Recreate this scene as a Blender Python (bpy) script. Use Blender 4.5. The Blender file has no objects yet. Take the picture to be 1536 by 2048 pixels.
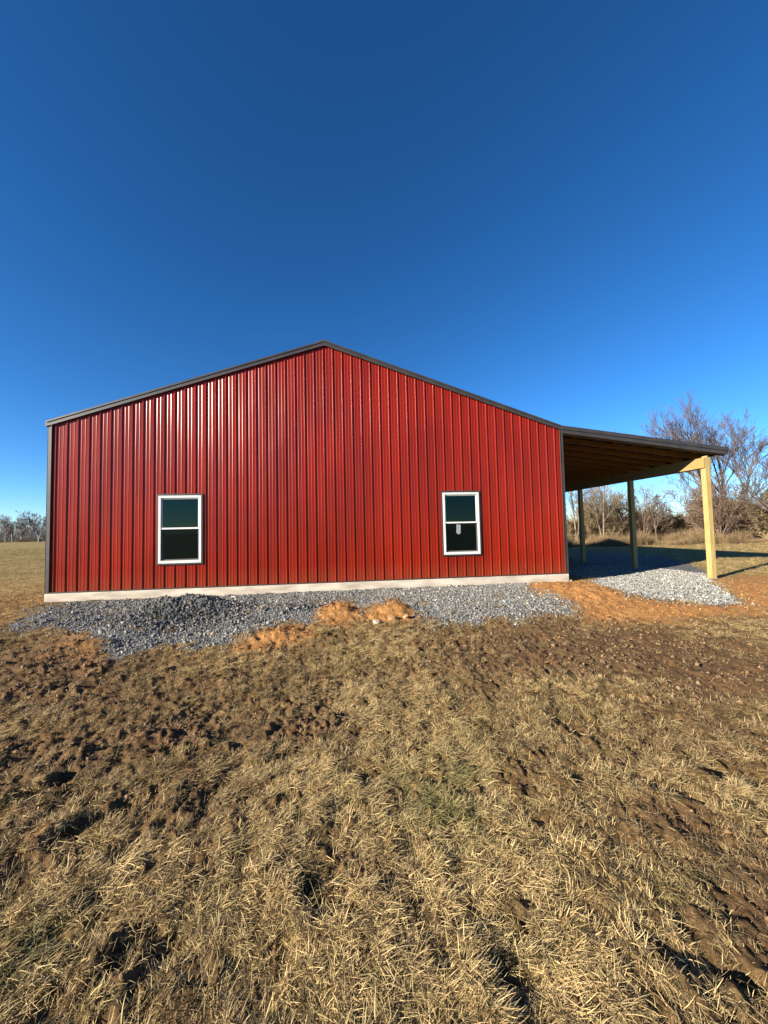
import bpy, math, random
import numpy as np
from mathutils import Matrix, Vector

R = math.radians
scene = bpy.context.scene
COL = scene.collection

# ------------------------------------------------------------------ camera
F_PX, PITCH, ROLL, YAW = 733.6, 0.0469, -0.02253, 0.11456      # focal length for a 1536 px wide picture
CAM = np.array([6.458, -8.922, 1.248])
FWD = np.array([math.sin(YAW) * math.cos(PITCH), math.cos(YAW) * math.cos(PITCH), math.sin(PITCH)])
_r = np.array([math.cos(YAW), -math.sin(YAW), 0.0])
_u = np.cross(_r, FWD)
RIGHT = _r * math.cos(ROLL) + _u * math.sin(ROLL)
UP = -_r * math.sin(ROLL) + _u * math.cos(ROLL)
cd = bpy.data.cameras.new('camera')
cd.sensor_fit = 'HORIZONTAL'
cd.sensor_width = 36
cd.lens = F_PX / 1536 * 36
cd.clip_start = 0.05
cd.clip_end = 6000
cam = bpy.data.objects.new('camera', cd)
COL.objects.link(cam)
M = Matrix.Identity(4)
for i in range(3):
    M[i][0], M[i][1], M[i][2], M[i][3] = RIGHT[i], UP[i], -FWD[i], CAM[i]
cam.matrix_world = M
scene.camera = cam

# ------------------------------------------------------------------ sky, sun, exposure
SUN_AZ, SUN_EL = R(63.5), R(19.0)           # azimuth from -Y (the gable normal) towards -X
SUN = np.array([-math.sin(SUN_AZ) * math.cos(SUN_EL), -math.cos(SUN_AZ) * math.cos(SUN_EL), math.sin(SUN_EL)])
world = bpy.data.worlds.new('World')
scene.world = world
world.use_nodes = True
wn = world.node_tree
sky = wn.nodes.new('ShaderNodeTexSky')
sky.sky_type = 'NISHITA'
sky.sun_disc = False
sky.sun_elevation = SUN_EL
sky.sun_rotation = math.atan2(SUN[0], SUN[1])
sky.altitude = 300
sky.air_density = 0.8
sky.dust_density = 0.0
sky.ozone_density = 5.0
bg = wn.nodes['Background']
bg.inputs['Strength'].default_value = 0.05
hs = wn.nodes.new('ShaderNodeHueSaturation')          # the camera's vivid rendering of a clear winter sky
hs.inputs['Hue'].default_value = 0.498
hs.inputs['Saturation'].default_value = 1.11
hs.inputs['Value'].default_value = 1.16
gm = wn.nodes.new('ShaderNodeGamma')
gm.inputs['Gamma'].default_value = 1.15
wn.links.new(sky.outputs[0], gm.inputs['Color'])
wn.links.new(gm.outputs[0], hs.inputs['Color'])
wn.links.new(hs.outputs[0], bg.inputs['Color'])
sl = bpy.data.lights.new('sun', 'SUN')
sl.energy = 5.0
sl.angle = R(0.53)
sl.color = (1.0, 0.93, 0.80)
so = bpy.data.objects.new('sun', sl)
COL.objects.link(so)
so.rotation_euler = Vector(SUN).to_track_quat('Z', 'Y').to_euler()
so.location = (0, 0, 40)
vs = scene.view_settings
vs.view_transform = 'Standard'
vs.look = 'None'
vs.gamma = 1
vs.exposure = 1.5
scene.cycles.max_bounces = 5
scene.cycles.diffuse_bounces = 3
scene.cycles.glossy_bounces = 3
scene.cycles.transmission_bounces = 3
scene.cycles.transparent_max_bounces = 6
scene.cycles.caustics_reflective = False
scene.cycles.caustics_refractive = False

# ------------------------------------------------------------------ helpers
def proj(P):
    d = np.asarray(P, float) - CAM
    z = d @ FWD
    zz = np.where(z > 0.05, z, np.nan)
    return 768 + F_PX * (d @ RIGHT) / zz, 1024 - F_PX * (d @ UP) / zz

def ray(px, py):
    return FWD * F_PX + RIGHT * (px - 768) + UP * (1024 - py)

def on_plane(px, py, z):
    d = ray(px, py)
    return CAM + d * ((z - CAM[2]) / d[2])

def at_depth(px, depth):
    d = ray(px, 1050) / F_PX
    p = CAM + d * depth
    return p[0], p[1]

def smooth(a, b, x):
    t = np.clip((x - a) / (b - a), 0, 1)
    return t * t * (3 - 2 * t)

def perlin(x, y, seed=0):
    x = np.asarray(x, float); y = np.asarray(y, float)
    xi = np.floor(x).astype(np.int64); yi = np.floor(y).astype(np.int64)
    xf = x - xi; yf = y - yi
    def g(ix, iy):
        h = (ix * 374761393 + iy * 668265263 + seed * 982451653) & 0xffffffff
        h = ((h ^ (h >> 13)) * 1274126177) & 0xffffffff
        h = (h ^ (h >> 16)) & 0xffff
        return h * (2 * math.pi / 65536)
    def dotg(ix, iy, dx, dy):
        a = g(ix, iy)
        return np.cos(a) * dx + np.sin(a) * dy
    u = xf * xf * xf * (xf * (xf * 6 - 15) + 10)
    v = yf * yf * yf * (yf * (yf * 6 - 15) + 10)
    a = dotg(xi, yi, xf, yf); b = dotg(xi + 1, yi, xf - 1, yf)
    c = dotg(xi, yi + 1, xf, yf - 1); d = dotg(xi + 1, yi + 1, xf - 1, yf - 1)
    return 1.4 * ((a + (b - a) * u) * (1 - v) + (c + (d - c) * u) * v)

def fbm(x, y, oct=3, seed=0):
    s = 0; a = 1; t = 0
    for i in range(oct):
        s = s + a * perlin(x * 2 ** i, y * 2 ** i, seed + i * 17); t += a; a *= 0.5
    return s / t

def tag(o, label=None, cat=None, group=None, kind=None):
    if label: o['label'] = label
    if cat: o['category'] = cat
    if group: o['group'] = group
    if kind: o['kind'] = kind
    return o

def new_obj(name, me, parent=None, link=True):
    o = bpy.data.objects.new(name, me)
    if link: COL.objects.link(o)
    if parent is not None: o.parent = parent
    return o

def empty(name, loc=(0, 0, 0)):
    o = bpy.data.objects.new(name, None)
    o.empty_display_size = 0.2
    o.location = loc
    COL.objects.link(o)
    return o

class MB:
    """collects faces; build() links them as one mesh object"""
    def __init__(s): s.v = []; s.f = []
    def add(s, vs, fs):
        n = len(s.v); s.v += [tuple(map(float, q)) for q in vs]; s.f += [tuple(i + n for i in q) for q in fs]
        return s
    def box(s, a, b):
        x0, y0, z0 = a; x1, y1, z1 = b
        return s.add([(x0,y0,z0),(x1,y0,z0),(x1,y1,z0),(x0,y1,z0),(x0,y0,z1),(x1,y0,z1),(x1,y1,z1),(x0,y1,z1)],
                     [(0,3,2,1),(4,5,6,7),(0,1,5,4),(1,2,6,5),(2,3,7,6),(3,0,4,7)])
    def extrude(s, prof, y0, y1):
        """prof: closed list of (x,z), counter-clockwise seen from -Y; extruded along Y"""
        n = len(prof)
        v = [(x, y0, z) for x, z in prof] + [(x, y1, z) for x, z in prof]
        f = [tuple(range(n)), tuple(range(2 * n - 1, n - 1, -1))]
        f += [(i + n, (i + 1) % n + n, (i + 1) % n, i) for i in range(n)]
        return s.add(v, f)
    def mesh(s, name, mat=None, bevel=0):
        me = bpy.data.meshes.new(name)
        me.from_pydata(s.v, [], s.f)
        if mat: me.materials.append(mat)
        me.update()
        return me
    def build(s, name, mat, parent=None, bevel=0):
        o = new_obj(name, s.mesh(name, mat), parent)
        if bevel:
            m = o.modifiers.new('bevel', 'BEVEL'); m.width = bevel; m.segments = 2; m.limit_method = 'ANGLE'
        return o

def np_mesh(name, V, Fq, mat=None, smooth_shade=False):
    """V (n,3), Fq (m,k) arrays of equal-size faces"""
    me = bpy.data.meshes.new(name)
    V = np.ascontiguousarray(V, np.float32); Fq = np.ascontiguousarray(Fq, np.int32)
    m, k = Fq.shape
    me.vertices.add(len(V)); me.vertices.foreach_set('co', V.ravel())
    me.loops.add(m * k); me.loops.foreach_set('vertex_index', Fq.ravel())
    me.polygons.add(m)
    me.polygons.foreach_set('loop_start', np.arange(0, m * k, k, dtype=np.int32))
    me.update(calc_edges=True)
    if smooth_shade:
        me.polygons.foreach_set('use_smooth', np.ones(m, bool))
    if mat: me.materials.append(mat)
    me.validate()
    return me

# ------------------------------------------------------------------ materials
def mat_new(name):
    m = bpy.data.materials.new(name); m.use_nodes = True
    return m, m.node_tree.nodes, m.node_tree.links, m.node_tree.nodes['Principled BSDF']

def mat_noise(name, c1, c2, scale, rough=0.7, bump=0.0, bscale=None, spec=0.5, stretch=(1, 1, 1), metallic=0, detail=6, coat=0, bdist=0.01, lo=0.35, hi=0.65):
    m, n, l, b = mat_new(name)
    tc = n.new('ShaderNodeTexCoord'); mp = n.new('ShaderNodeMapping'); mp.inputs['Scale'].default_value = stretch
    l.new(tc.outputs['Object'], mp.inputs['Vector'])
    t = n.new('ShaderNodeTexNoise'); t.inputs['Scale'].default_value = scale; t.inputs['Detail'].default_value = detail
    l.new(mp.outputs[0], t.inputs['Vector'])
    r = n.new('ShaderNodeValToRGB')
    r.color_ramp.elements[0].position = lo; r.color_ramp.elements[1].position = hi
    r.color_ramp.elements[0].color = (*c1, 1); r.color_ramp.elements[1].color = (*c2, 1)
    l.new(t.outputs['Fac'], r.inputs['Fac']); l.new(r.outputs[0], b.inputs['Base Color'])
    b.inputs['Roughness'].default_value = rough
    b.inputs['Specular IOR Level'].default_value = spec
    b.inputs['Metallic'].default_value = metallic
    b.inputs['Coat Weight'].default_value = coat
    if bump:
        t2 = n.new('ShaderNodeTexNoise'); t2.inputs['Scale'].default_value = bscale or scale; t2.inputs['Detail'].default_value = 5
        l.new(mp.outputs[0], t2.inputs['Vector'])
        bp = n.new('ShaderNodeBump'); bp.inputs['Strength'].default_value = bump; bp.inputs['Distance'].default_value = bdist
        l.new(t2.outputs['Fac'], bp.inputs['Height']); l.new(bp.outputs[0], b.inputs['Normal'])
    return m

M_RED = mat_noise('red_steel', (0.155, 0.0082, 0.0020), (0.21, 0.0112, 0.0028), 1.1, rough=0.29, spec=0.22, stretch=(1, 1, .35), detail=4)
def add_splash(m):
    '''rain-splashed dust along the foot of the siding'''
    n, l = m.node_tree.nodes, m.node_tree.links; b = n['Principled BSDF']
    src = b.inputs['Base Color'].links[0].from_socket
    tc = n.new('ShaderNodeTexCoord'); sx = n.new('ShaderNodeSeparateXYZ'); l.new(tc.outputs['Object'], sx.inputs[0])
    t = n.new('ShaderNodeTexNoise'); t.inputs['Scale'].default_value = 7; t.inputs['Detail'].default_value = 8; t.inputs['Roughness'].default_value = .7
    l.new(tc.outputs['Object'], t.inputs['Vector'])
    mr = n.new('ShaderNodeMapRange'); mr.inputs['From Min'].default_value = .45; mr.inputs['From Max'].default_value = 0; mr.inputs['To Max'].default_value = .32
    l.new(sx.outputs['Z'], mr.inputs['Value'])
    mu = n.new('ShaderNodeMath'); mu.operation = 'MULTIPLY'; l.new(mr.outputs[0], mu.inputs[0]); l.new(t.outputs['Fac'], mu.inputs[1])
    mx = n.new('ShaderNodeMix'); mx.data_type = 'RGBA'; l.new(mu.outputs[0], mx.inputs['Factor']); l.new(src, mx.inputs['A']); mx.inputs['B'].default_value = (.24, .11, .05, 1)
    l.new(mx.outputs['Result'], b.inputs['Base Color'])
add_splash(M_RED)
M_BRONZE = mat_noise('bronze_trim', (0.030, 0.025, 0.022), (0.044, 0.036, 0.031), 3, rough=0.42, stretch=(1, 1, 1))
M_ROOF = mat_noise('roof_steel', (0.05, 0.05, 0.052), (0.065, 0.063, 0.062), 3, rough=0.4)
M_CONC = mat_noise('concrete', (0.34, 0.28, 0.21), (0.52, 0.45, 0.36), 3, rough=0.9, bump=0.35, bscale=60, spec=0.2, stretch=(.6, 1, 2), bdist=.004)
M_VINYL = mat_noise('white_vinyl', (0.55, 0.52, 0.47), (0.62, 0.59, 0.54), 8, rough=0.4)
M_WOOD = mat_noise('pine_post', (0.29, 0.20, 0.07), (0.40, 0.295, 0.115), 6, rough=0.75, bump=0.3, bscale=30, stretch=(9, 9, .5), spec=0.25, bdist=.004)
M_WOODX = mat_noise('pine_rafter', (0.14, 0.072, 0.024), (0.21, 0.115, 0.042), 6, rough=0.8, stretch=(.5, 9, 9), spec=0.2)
M_WOODY = mat_noise('pine_header', (0.22, 0.15, 0.05), (0.32, 0.23, 0.085), 6, rough=0.75, bump=.2, bscale=30, stretch=(9, .5, 9), spec=0.25, bdist=.003)  # same pine as the posts, darkened to deepen the beam's shade
M_STICK = mat_noise('paper_sticker', (0.18, 0.19, 0.19), (0.24, 0.25, 0.25), 30, rough=0.6)
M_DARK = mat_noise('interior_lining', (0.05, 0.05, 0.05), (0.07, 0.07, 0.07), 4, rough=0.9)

def mat_glass():
    m, n, l, b = mat_new('window_glass')
    out = n['Material Output']; n.remove(b)
    tr = n.new('ShaderNodeBsdfTransparent'); tr.inputs['Color'].default_value = (0.30, 0.42, 0.39, 1)
    gl = n.new('ShaderNodeBsdfGlossy'); gl.inputs['Roughness'].default_value = 0.02; gl.inputs['Color'].default_value = (0.6, .85, .72, 1)
    fr = n.new('ShaderNodeFresnel'); fr.inputs['IOR'].default_value = 1.42
    mx = n.new('ShaderNodeMixShader')
    l.new(fr.outputs[0], mx.inputs['Fac']); l.new(tr.outputs[0], mx.inputs[1]); l.new(gl.outputs[0], mx.inputs[2])
    l.new(mx.outputs[0], out.inputs['Surface'])
    return m
M_GLASS = mat_glass()

def mat_screen():
    m, n, l, b = mat_new('insect_screen')
    out = n['Material Output']
    b.inputs['Base Color'].default_value = (0.002, 0.0045, 0.004, 1); b.inputs['Roughness'].default_value = 0.8; b.inputs['Specular IOR Level'].default_value = 0.06
    tr = n.new('ShaderNodeBsdfTransparent')
    mx = n.new('ShaderNodeMixShader'); mx.inputs['Fac'].default_value = 0.6
    l.new(tr.outputs[0], mx.inputs[1]); l.new(b.outputs[0], mx.inputs[2]); l.new(mx.outputs[0], out.inputs['Surface'])
    return m
M_SCREEN = mat_screen()

def mat_tint(name, rough=0.85, translucent=0.0, vary=None, spec=0.15, bump=0):
    """colour from the per-instance attribute 'tint' times the per-blade attribute 'shade'"""
    m, n, l, b = mat_new(name)
    out = n['Material Output']
    a = n.new('ShaderNodeAttribute'); a.attribute_type = 'INSTANCER'; a.attribute_name = 'tint'
    col = a.outputs['Color']
    if vary == 'shade':
        v = n.new('ShaderNodeAttribute'); v.attribute_type = 'GEOMETRY'; v.attribute_name = 'shade'
        mu = n.new('ShaderNodeMix'); mu.data_type = 'RGBA'; mu.blend_type = 'MULTIPLY'; mu.inputs['Factor'].default_value = 1
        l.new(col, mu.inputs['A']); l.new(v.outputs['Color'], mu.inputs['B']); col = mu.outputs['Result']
    elif vary == 'noise':
        tc = n.new('ShaderNodeTexCoord'); t = n.new('ShaderNodeTexNoise'); t.inputs['Scale'].default_value = 2.5
        l.new(tc.outputs['Object'], t.inputs['Vector'])
        r = n.new('ShaderNodeValToRGB'); r.color_ramp.elements[0].position = .3; r.color_ramp.elements[1].position = .7
        r.color_ramp.elements[0].color = (.65, .65, .65, 1); r.color_ramp.elements[1].color = (1.15, 1.15, 1.15, 1)
        l.new(t.outputs['Fac'], r.inputs['Fac'])
        mu = n.new('ShaderNodeMix'); mu.data_type = 'RGBA'; mu.blend_type = 'MULTIPLY'; mu.inputs['Factor'].default_value = 1
        l.new(col, mu.inputs['A']); l.new(r.outputs[0], mu.inputs['B']); col = mu.outputs['Result']
    l.new(col, b.inputs['Base Color'])
    b.inputs['Roughness'].default_value = rough; b.inputs['Specular IOR Level'].default_value = spec
    if translucent:
        t = n.new('ShaderNodeBsdfTranslucent'); l.new(col, t.inputs['Color'])
        mx = n.new('ShaderNodeMixShader'); mx.inputs['Fac'].default_value = translucent
        l.new(b.outputs[0], mx.inputs[1]); l.new(t.outputs[0], mx.inputs[2]); l.new(mx.outputs[0], out.inputs['Surface'])
    return m
M_GRASS = mat_tint('dry_grass', 0.7, 0.22, 'shade', 0.25)
M_STONE = mat_tint('stone', 0.9, 0, 'noise', 0.25)

def mat_ground():
    m, n, l, b = mat_new('ground_soil')
    b.inputs['Roughness'].default_value = 0.95; b.inputs['Specular IOR Level'].default_value = 0.1
    geo = n.new('ShaderNodeNewGeometry')
    mk = n.new('ShaderNodeAttribute'); mk.attribute_name = 'masks'
    sep = n.new('ShaderNodeSeparateColor'); l.new(mk.outputs['Color'], sep.inputs[0])
    def noise(scale, detail=6, rough=.6, st=None):
        t = n.new('ShaderNodeTexNoise'); t.inputs['Scale'].default_value = scale; t.inputs['Detail'].default_value = detail
        t.inputs['Roughness'].default_value = rough
        if st:
            mp = n.new('ShaderNodeMapping'); mp.inputs['Scale'].default_value = st
            l.new(geo.outputs['Position'], mp.inputs['Vector']); l.new(mp.outputs[0], t.inputs['Vector'])
        else: l.new(geo.outputs['Position'], t.inputs['Vector'])
        return t.outputs['Fac']
    def ramp(fac, stops):
        r = n.new('ShaderNodeValToRGB'); e = r.color_ramp.elements
        while len(e) < len(stops): e.new(0.5)
        for k, (p, c) in enumerate(stops):
            e[k].position = p; e[k].color = (*c, 1)
        l.new(fac, r.inputs['Fac']); return r.outputs[0]
    def mix(f, a, c):
        x = n.new('ShaderNodeMix'); x.data_type = 'RGBA'
        l.new(f, x.inputs['Factor']); l.new(a, x.inputs['A']); l.new(c, x.inputs['B']); return x.outputs['Result']
    thatch = ramp(noise(38, 8, .75), [(.30, (.035, .021, .010)), (.5, (.12, .073, .030)), (.70, (.33, .22, .085))])
    field = ramp(noise(.55, 7, .62, (.5, 1.6, 1)), [(.30, (.18, .12, .048)), (.46, (.30, .205, .08)), (.58, (.25, .20, .07)), (.72, (.38, .265, .105))])
    fine = ramp(noise(9, 8, .8), [(.25, (.55, .55, .55)), (.75, (1.3, 1.3, 1.3))])
    fm = n.new('ShaderNodeMix'); fm.data_type = 'RGBA'; fm.blend_type = 'MULTIPLY'; fm.inputs['Factor'].default_value = 1
    l.new(field, fm.inputs['A']); l.new(fine, fm.inputs['B'])
    base = mix(mk.outputs['Alpha'], thatch, fm.outputs['Result'])
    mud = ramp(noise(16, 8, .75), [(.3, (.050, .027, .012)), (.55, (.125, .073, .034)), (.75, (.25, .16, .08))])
    clay = ramp(noise(9, 8, .75), [(.28, (.17, .075, .025)), (.5, (.35, .165, .052)), (.72, (.48, .27, .11))])
    grav = ramp(noise(45, 6, .7), [(.3, (.05, .048, .045)), (.5, (.12, .117, .11)), (.7, (.22, .215, .20))])
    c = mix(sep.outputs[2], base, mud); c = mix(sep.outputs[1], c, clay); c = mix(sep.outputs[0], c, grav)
    l.new(c, b.inputs['Base Color'])
    bp = n.new('ShaderNodeBump'); bp.inputs['Strength'].default_value = .8; bp.inputs['Distance'].default_value = .03
    l.new(noise(30, 8, .7), bp.inputs['Height']); l.new(bp.outputs[0], b.inputs['Normal'])
    return m
M_GROUND = mat_ground()

# ------------------------------------------------------------------ ground layout (what lies where)
W, LB = 12.19, 10.97                      # barn 40 x 36 ft
GRAVEL = [(15,1264),(60,1236),(130,1214),(240,1203),(400,1195),(650,1180),(900,1168),(1062,1158),(1050,1182),(1075,1195),(1140,1212),(1160,1226),
          (1000,1239),(850,1246),(826,1226),(795,1203),(745,1214),(722,1226),(690,1206),(642,1210),(622,1245),(560,1250),(500,1275),(440,1292),
          (330,1288),(262,1304),(225,1312),(200,1282),(120,1262)]
PAD = [(1195,1161),(1150,1150),(1150,1100),(1330,1110),(1404,1136),(1422,1160),(1478,1196),(1440,1206),(1250,1197),(1180,1167)]
CLAY = [[(1055,1178),(1062,1160),(1150,1158),(1200,1170),(1250,1196),(1400,1208),(1482,1196),(1430,1160),(1470,1150),(1640,1150),(1640,1205),(1500,1222),(1300,1240),(1180,1236),(1130,1208),(1070,1194)],
        [(640,1208),(690,1204),(722,1226),(700,1246),(660,1248),(630,1238)],
        [(745,1214),(790,1203),(826,1222),(828,1238),(770,1246),(735,1240)],
        [(515,1272),(560,1250),(622,1246),(630,1262),(560,1284),(480,1296),(470,1288)],
        [(120,1264),(200,1280),(225,1308),(180,1312),(110,1290)],
        [(-80,1200),(60,1200),(95,1210),(60,1234),(0,1262),(-80,1270)]]

def sdf(px, py, poly):
    P = np.array(poly, float); n = len(P)
    d = np.full(px.shape, 1e9); inside = np.zeros(px.shape, bool)
    for i in range(n):
        ax, ay = P[i]; bx, by = P[(i + 1) % n]
        ex, ey = bx - ax, by - ay
        t = np.clip(((px - ax) * ex + (py - ay) * ey) / (ex * ex + ey * ey), 0, 1)
        # a vertical pixel spans far more ground than a horizontal one here: weigh it so
        d = np.minimum(d, np.hypot(px - ax - t * ex, (py - ay - t * ey) * 2.0))
        c = ((ay > py) != (by > py)) & (px < (bx - ax) * (py - ay) / (by - ay + 1e-9) + ax)
        inside ^= c
    return np.where(inside, -d, d)

# (px, py, sx, sy, weight): bare, trampled soil / lush straw / green
BARE = [(1180,1295,430,60,1.15),(1450,1330,200,55,1.0),(150,1345,230,65,1.05),(330,1440,170,36,1.1),(620,1430,110,55,.85),(330,1350,150,40,.7),(1500,1800,130,130,1.1),
        (1300,1600,120,45,.8),(100,1500,190,80,.8),(380,1570,180,50,.55),(60,1700,120,60,.5),(330,1890,120,50,.6),(1000,1260,120,20,.8),(500,1690,200,35,.3),(1230,1480,200,40,.35),(250,1900,140,40,.5),(1130,1990,90,50,.4)]
STRAW = [(860,1480,150,140,1.0),(730,1285,110,38,1.0),(470,1310,70,25,.8),(1160,1360,140,35,.9),(1120,1880,190,130,.9),(650,1880,100,130,.8),(900,1720,140,80,.7),(1480,1250,160,18,.7),(1000,1570,90,40,.9)]
GREEN = [(890,1565,90,80,1.3),(260,1345,50,30,.8),(640,1690,60,30,.5),(220,1950,50,50,.7),(1350,1720,90,30,.7),(780,1950,150,60,.3),(60,1860,80,60,.5),(1010,1830,70,60,.4),(940,1430,60,40,.5)]
def blobs(px, py, L):
    s = np.zeros(px.shape)
    for x, y, sx, sy, w in L:
        s = np.maximum(s, w * np.exp(-((px - x) / sx) ** 2 - ((py - y) / sy) ** 2))
    return s

def layout(x, y):
    """returns gravel, clay, bare, straw, green, far (0..1) for world points"""
    x = np.asarray(x, float); y = np.asarray(y, float)
    P = np.stack([x, y, np.full_like(x, -0.28)], -1)
    px, py = proj(P)
    ok = np.isfinite(px) & (px > -900) & (px < 2400) & (py < 2600) & (py > 1000)
    px = np.where(ok, px, -5000); py = np.where(ok, py, -5000)
    n1 = fbm(x * 2.2, y * 2.2, 4, 3); n2 = fbm(x * 6, y * 6, 3, 9); n3 = fbm(x * .7, y * .35, 3, 21)
    dd = np.hypot(x - CAM[0], y - CAM[1])
    wob = (n1 * 22 + n2 * 14)
    g = np.maximum(1 - smooth(-22, 14, sdf(px, py, GRAVEL) + wob * 1.5 + 10 * fbm(x * 16, y * 16, 2, 13)), 1 - smooth(-12, 9, sdf(px, py, PAD) + wob * .9 + 8 * fbm(x * 16, y * 16, 2, 13)))
    g = g * (1 - .75 * smooth(.12, .42, fbm(x * 2.3, y * 4.5, 3, 17)) * smooth(.5, 1.3, -y) * (1 - smooth(11.5, 12.5, x)))
    # under the lean-to the gravel gives way to dark soil that deepens the shade
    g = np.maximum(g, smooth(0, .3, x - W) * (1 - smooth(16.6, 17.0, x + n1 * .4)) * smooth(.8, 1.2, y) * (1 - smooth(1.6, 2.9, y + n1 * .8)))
    c = np.zeros_like(g)
    for poly in CLAY: c = np.maximum(c, (.38 if poly[0][0] < 200 else 1) * (1 - smooth(-18, 26, sdf(px, py, poly) + wob * 1.6 + 10 * fbm(x * 14, y * 14, 2, 15))))
    c = np.clip(c + .25 * smooth(.1, .5, n1) * (1 - smooth(4, 9, np.abs(y + .5))), 0, 1) * (1 - g)
    b = np.clip(blobs(px, py, BARE) * (1.05 + 1.3 * n1 + .5 * n2) + smooth(.10, .5, n3 + n2 * .25) * .6, 0, 1)
    s = np.clip(blobs(px, py, STRAW) * (1 + .6 * n1) + smooth(.0, .5, -n3 + n1 * .3) * .35, 0, 1)
    b = np.clip(b - s * .45, 0, 1)
    gr = np.clip(blobs(px, py, GREEN) * (.7 + 1.2 * n2) + smooth(.22, .5, fbm(x * 1.3, y * 1.3, 3, 41)) * .35, 0, 1)
    far = smooth(9, 15, dd)
    b = b * (1 - far * .7)
    b = np.maximum(b, .95 * smooth(0, .2, x - W) * (1 - smooth(16.6, 17.6, x + n1)) * smooth(1.0, 2.0, y) * (1 - smooth(11, 12.5, y + n1))) * (1 - g)  # dark soil under the lean-to, put in to deepen the shade there
    return g, c, b, s, gr, far

def Hm(px, py, sx, sy, h, ang=0.0):
    p = on_plane(px, py, -0.25)
    return (p[0], p[1], sx, sy, h, ang)
HUMPS = [Hm(330,1226,.75,.40,.22), Hm(420,1222,.55,.36,.16), Hm(255,1262,.6,.34,.13), Hm(120,1240,.6,.35,.09), Hm(570,1224,.5,.34,.12), Hm(490,1262,.5,.3,.06), Hm(673,1226,.32,.28,.12), Hm(786,1222,.40,.28,.13),
         Hm(560,1266,.55,.25,.07), Hm(1180,1190,.9,.5,.13), Hm(1100,1178,.6,.35,.09), Hm(980,1215,1.2,.4,.05), Hm(165,1286,.5,.3,.06), Hm(1350,1214,1.2,.3,.05)]
# footprints, gouges and cleat holes: (px, py, half length, half width, depth, angle)
def Ho(px, py, a, bw, d, ang):
    p = on_plane(px, py, -0.40)
    return (p[0], p[1], a, bw, d, ang)
HOLES = [Ho(1435,1552,.13,.075,.13,-.9), Ho(725,1562,.10,.085,.11,.3), Ho(1275,1570,.10,.04,.08,.1), Ho(1345,1592,.11,.04,.08,-.7), Ho(195,1640,.22,.07,.12,.6),
         Ho(985,1950,.045,.13,.11,.25), Ho(1102,1690,.05,.07,.09,.2), Ho(240,1930,.06,.09,.10,-.1), Ho(325,1905,.05,.09,.10,-.2), Ho(290,1862,.07,.04,.08,0),
         Ho(600,1775,.07,.05,.08,.3), Ho(552,1512,.10,.06,.09,.1), Ho(1325,1905,.16,.04,.08,-.9), Ho(60,1595,.16,.08,.09,.5), Ho(330,1500,.10,.06,.07,.3),
         Ho(125,1560,.08,.07,.08,0), Ho(1480,1960,.14,.04,.07,-.8), Ho(470,1330,.12,.08,.07,.2), Ho(245,1395,.16,.07,.07,.5), Ho(430,1480,.12,.05,.06,.2),
         Ho(1140,1560,.07,.05,.06,-.5), Ho(880,1925,.05,.07,.06,0), Ho(40,1300,.25,.10,.09,.2), Ho(30,1480,.18,.09,.08,.4), Ho(500,1590,.12,.05,.06,.2), Ho(820,1690,.05,.05,.05,.2)]
SUNH = SUN[:2] / np.hypot(*SUN[:2])

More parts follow.
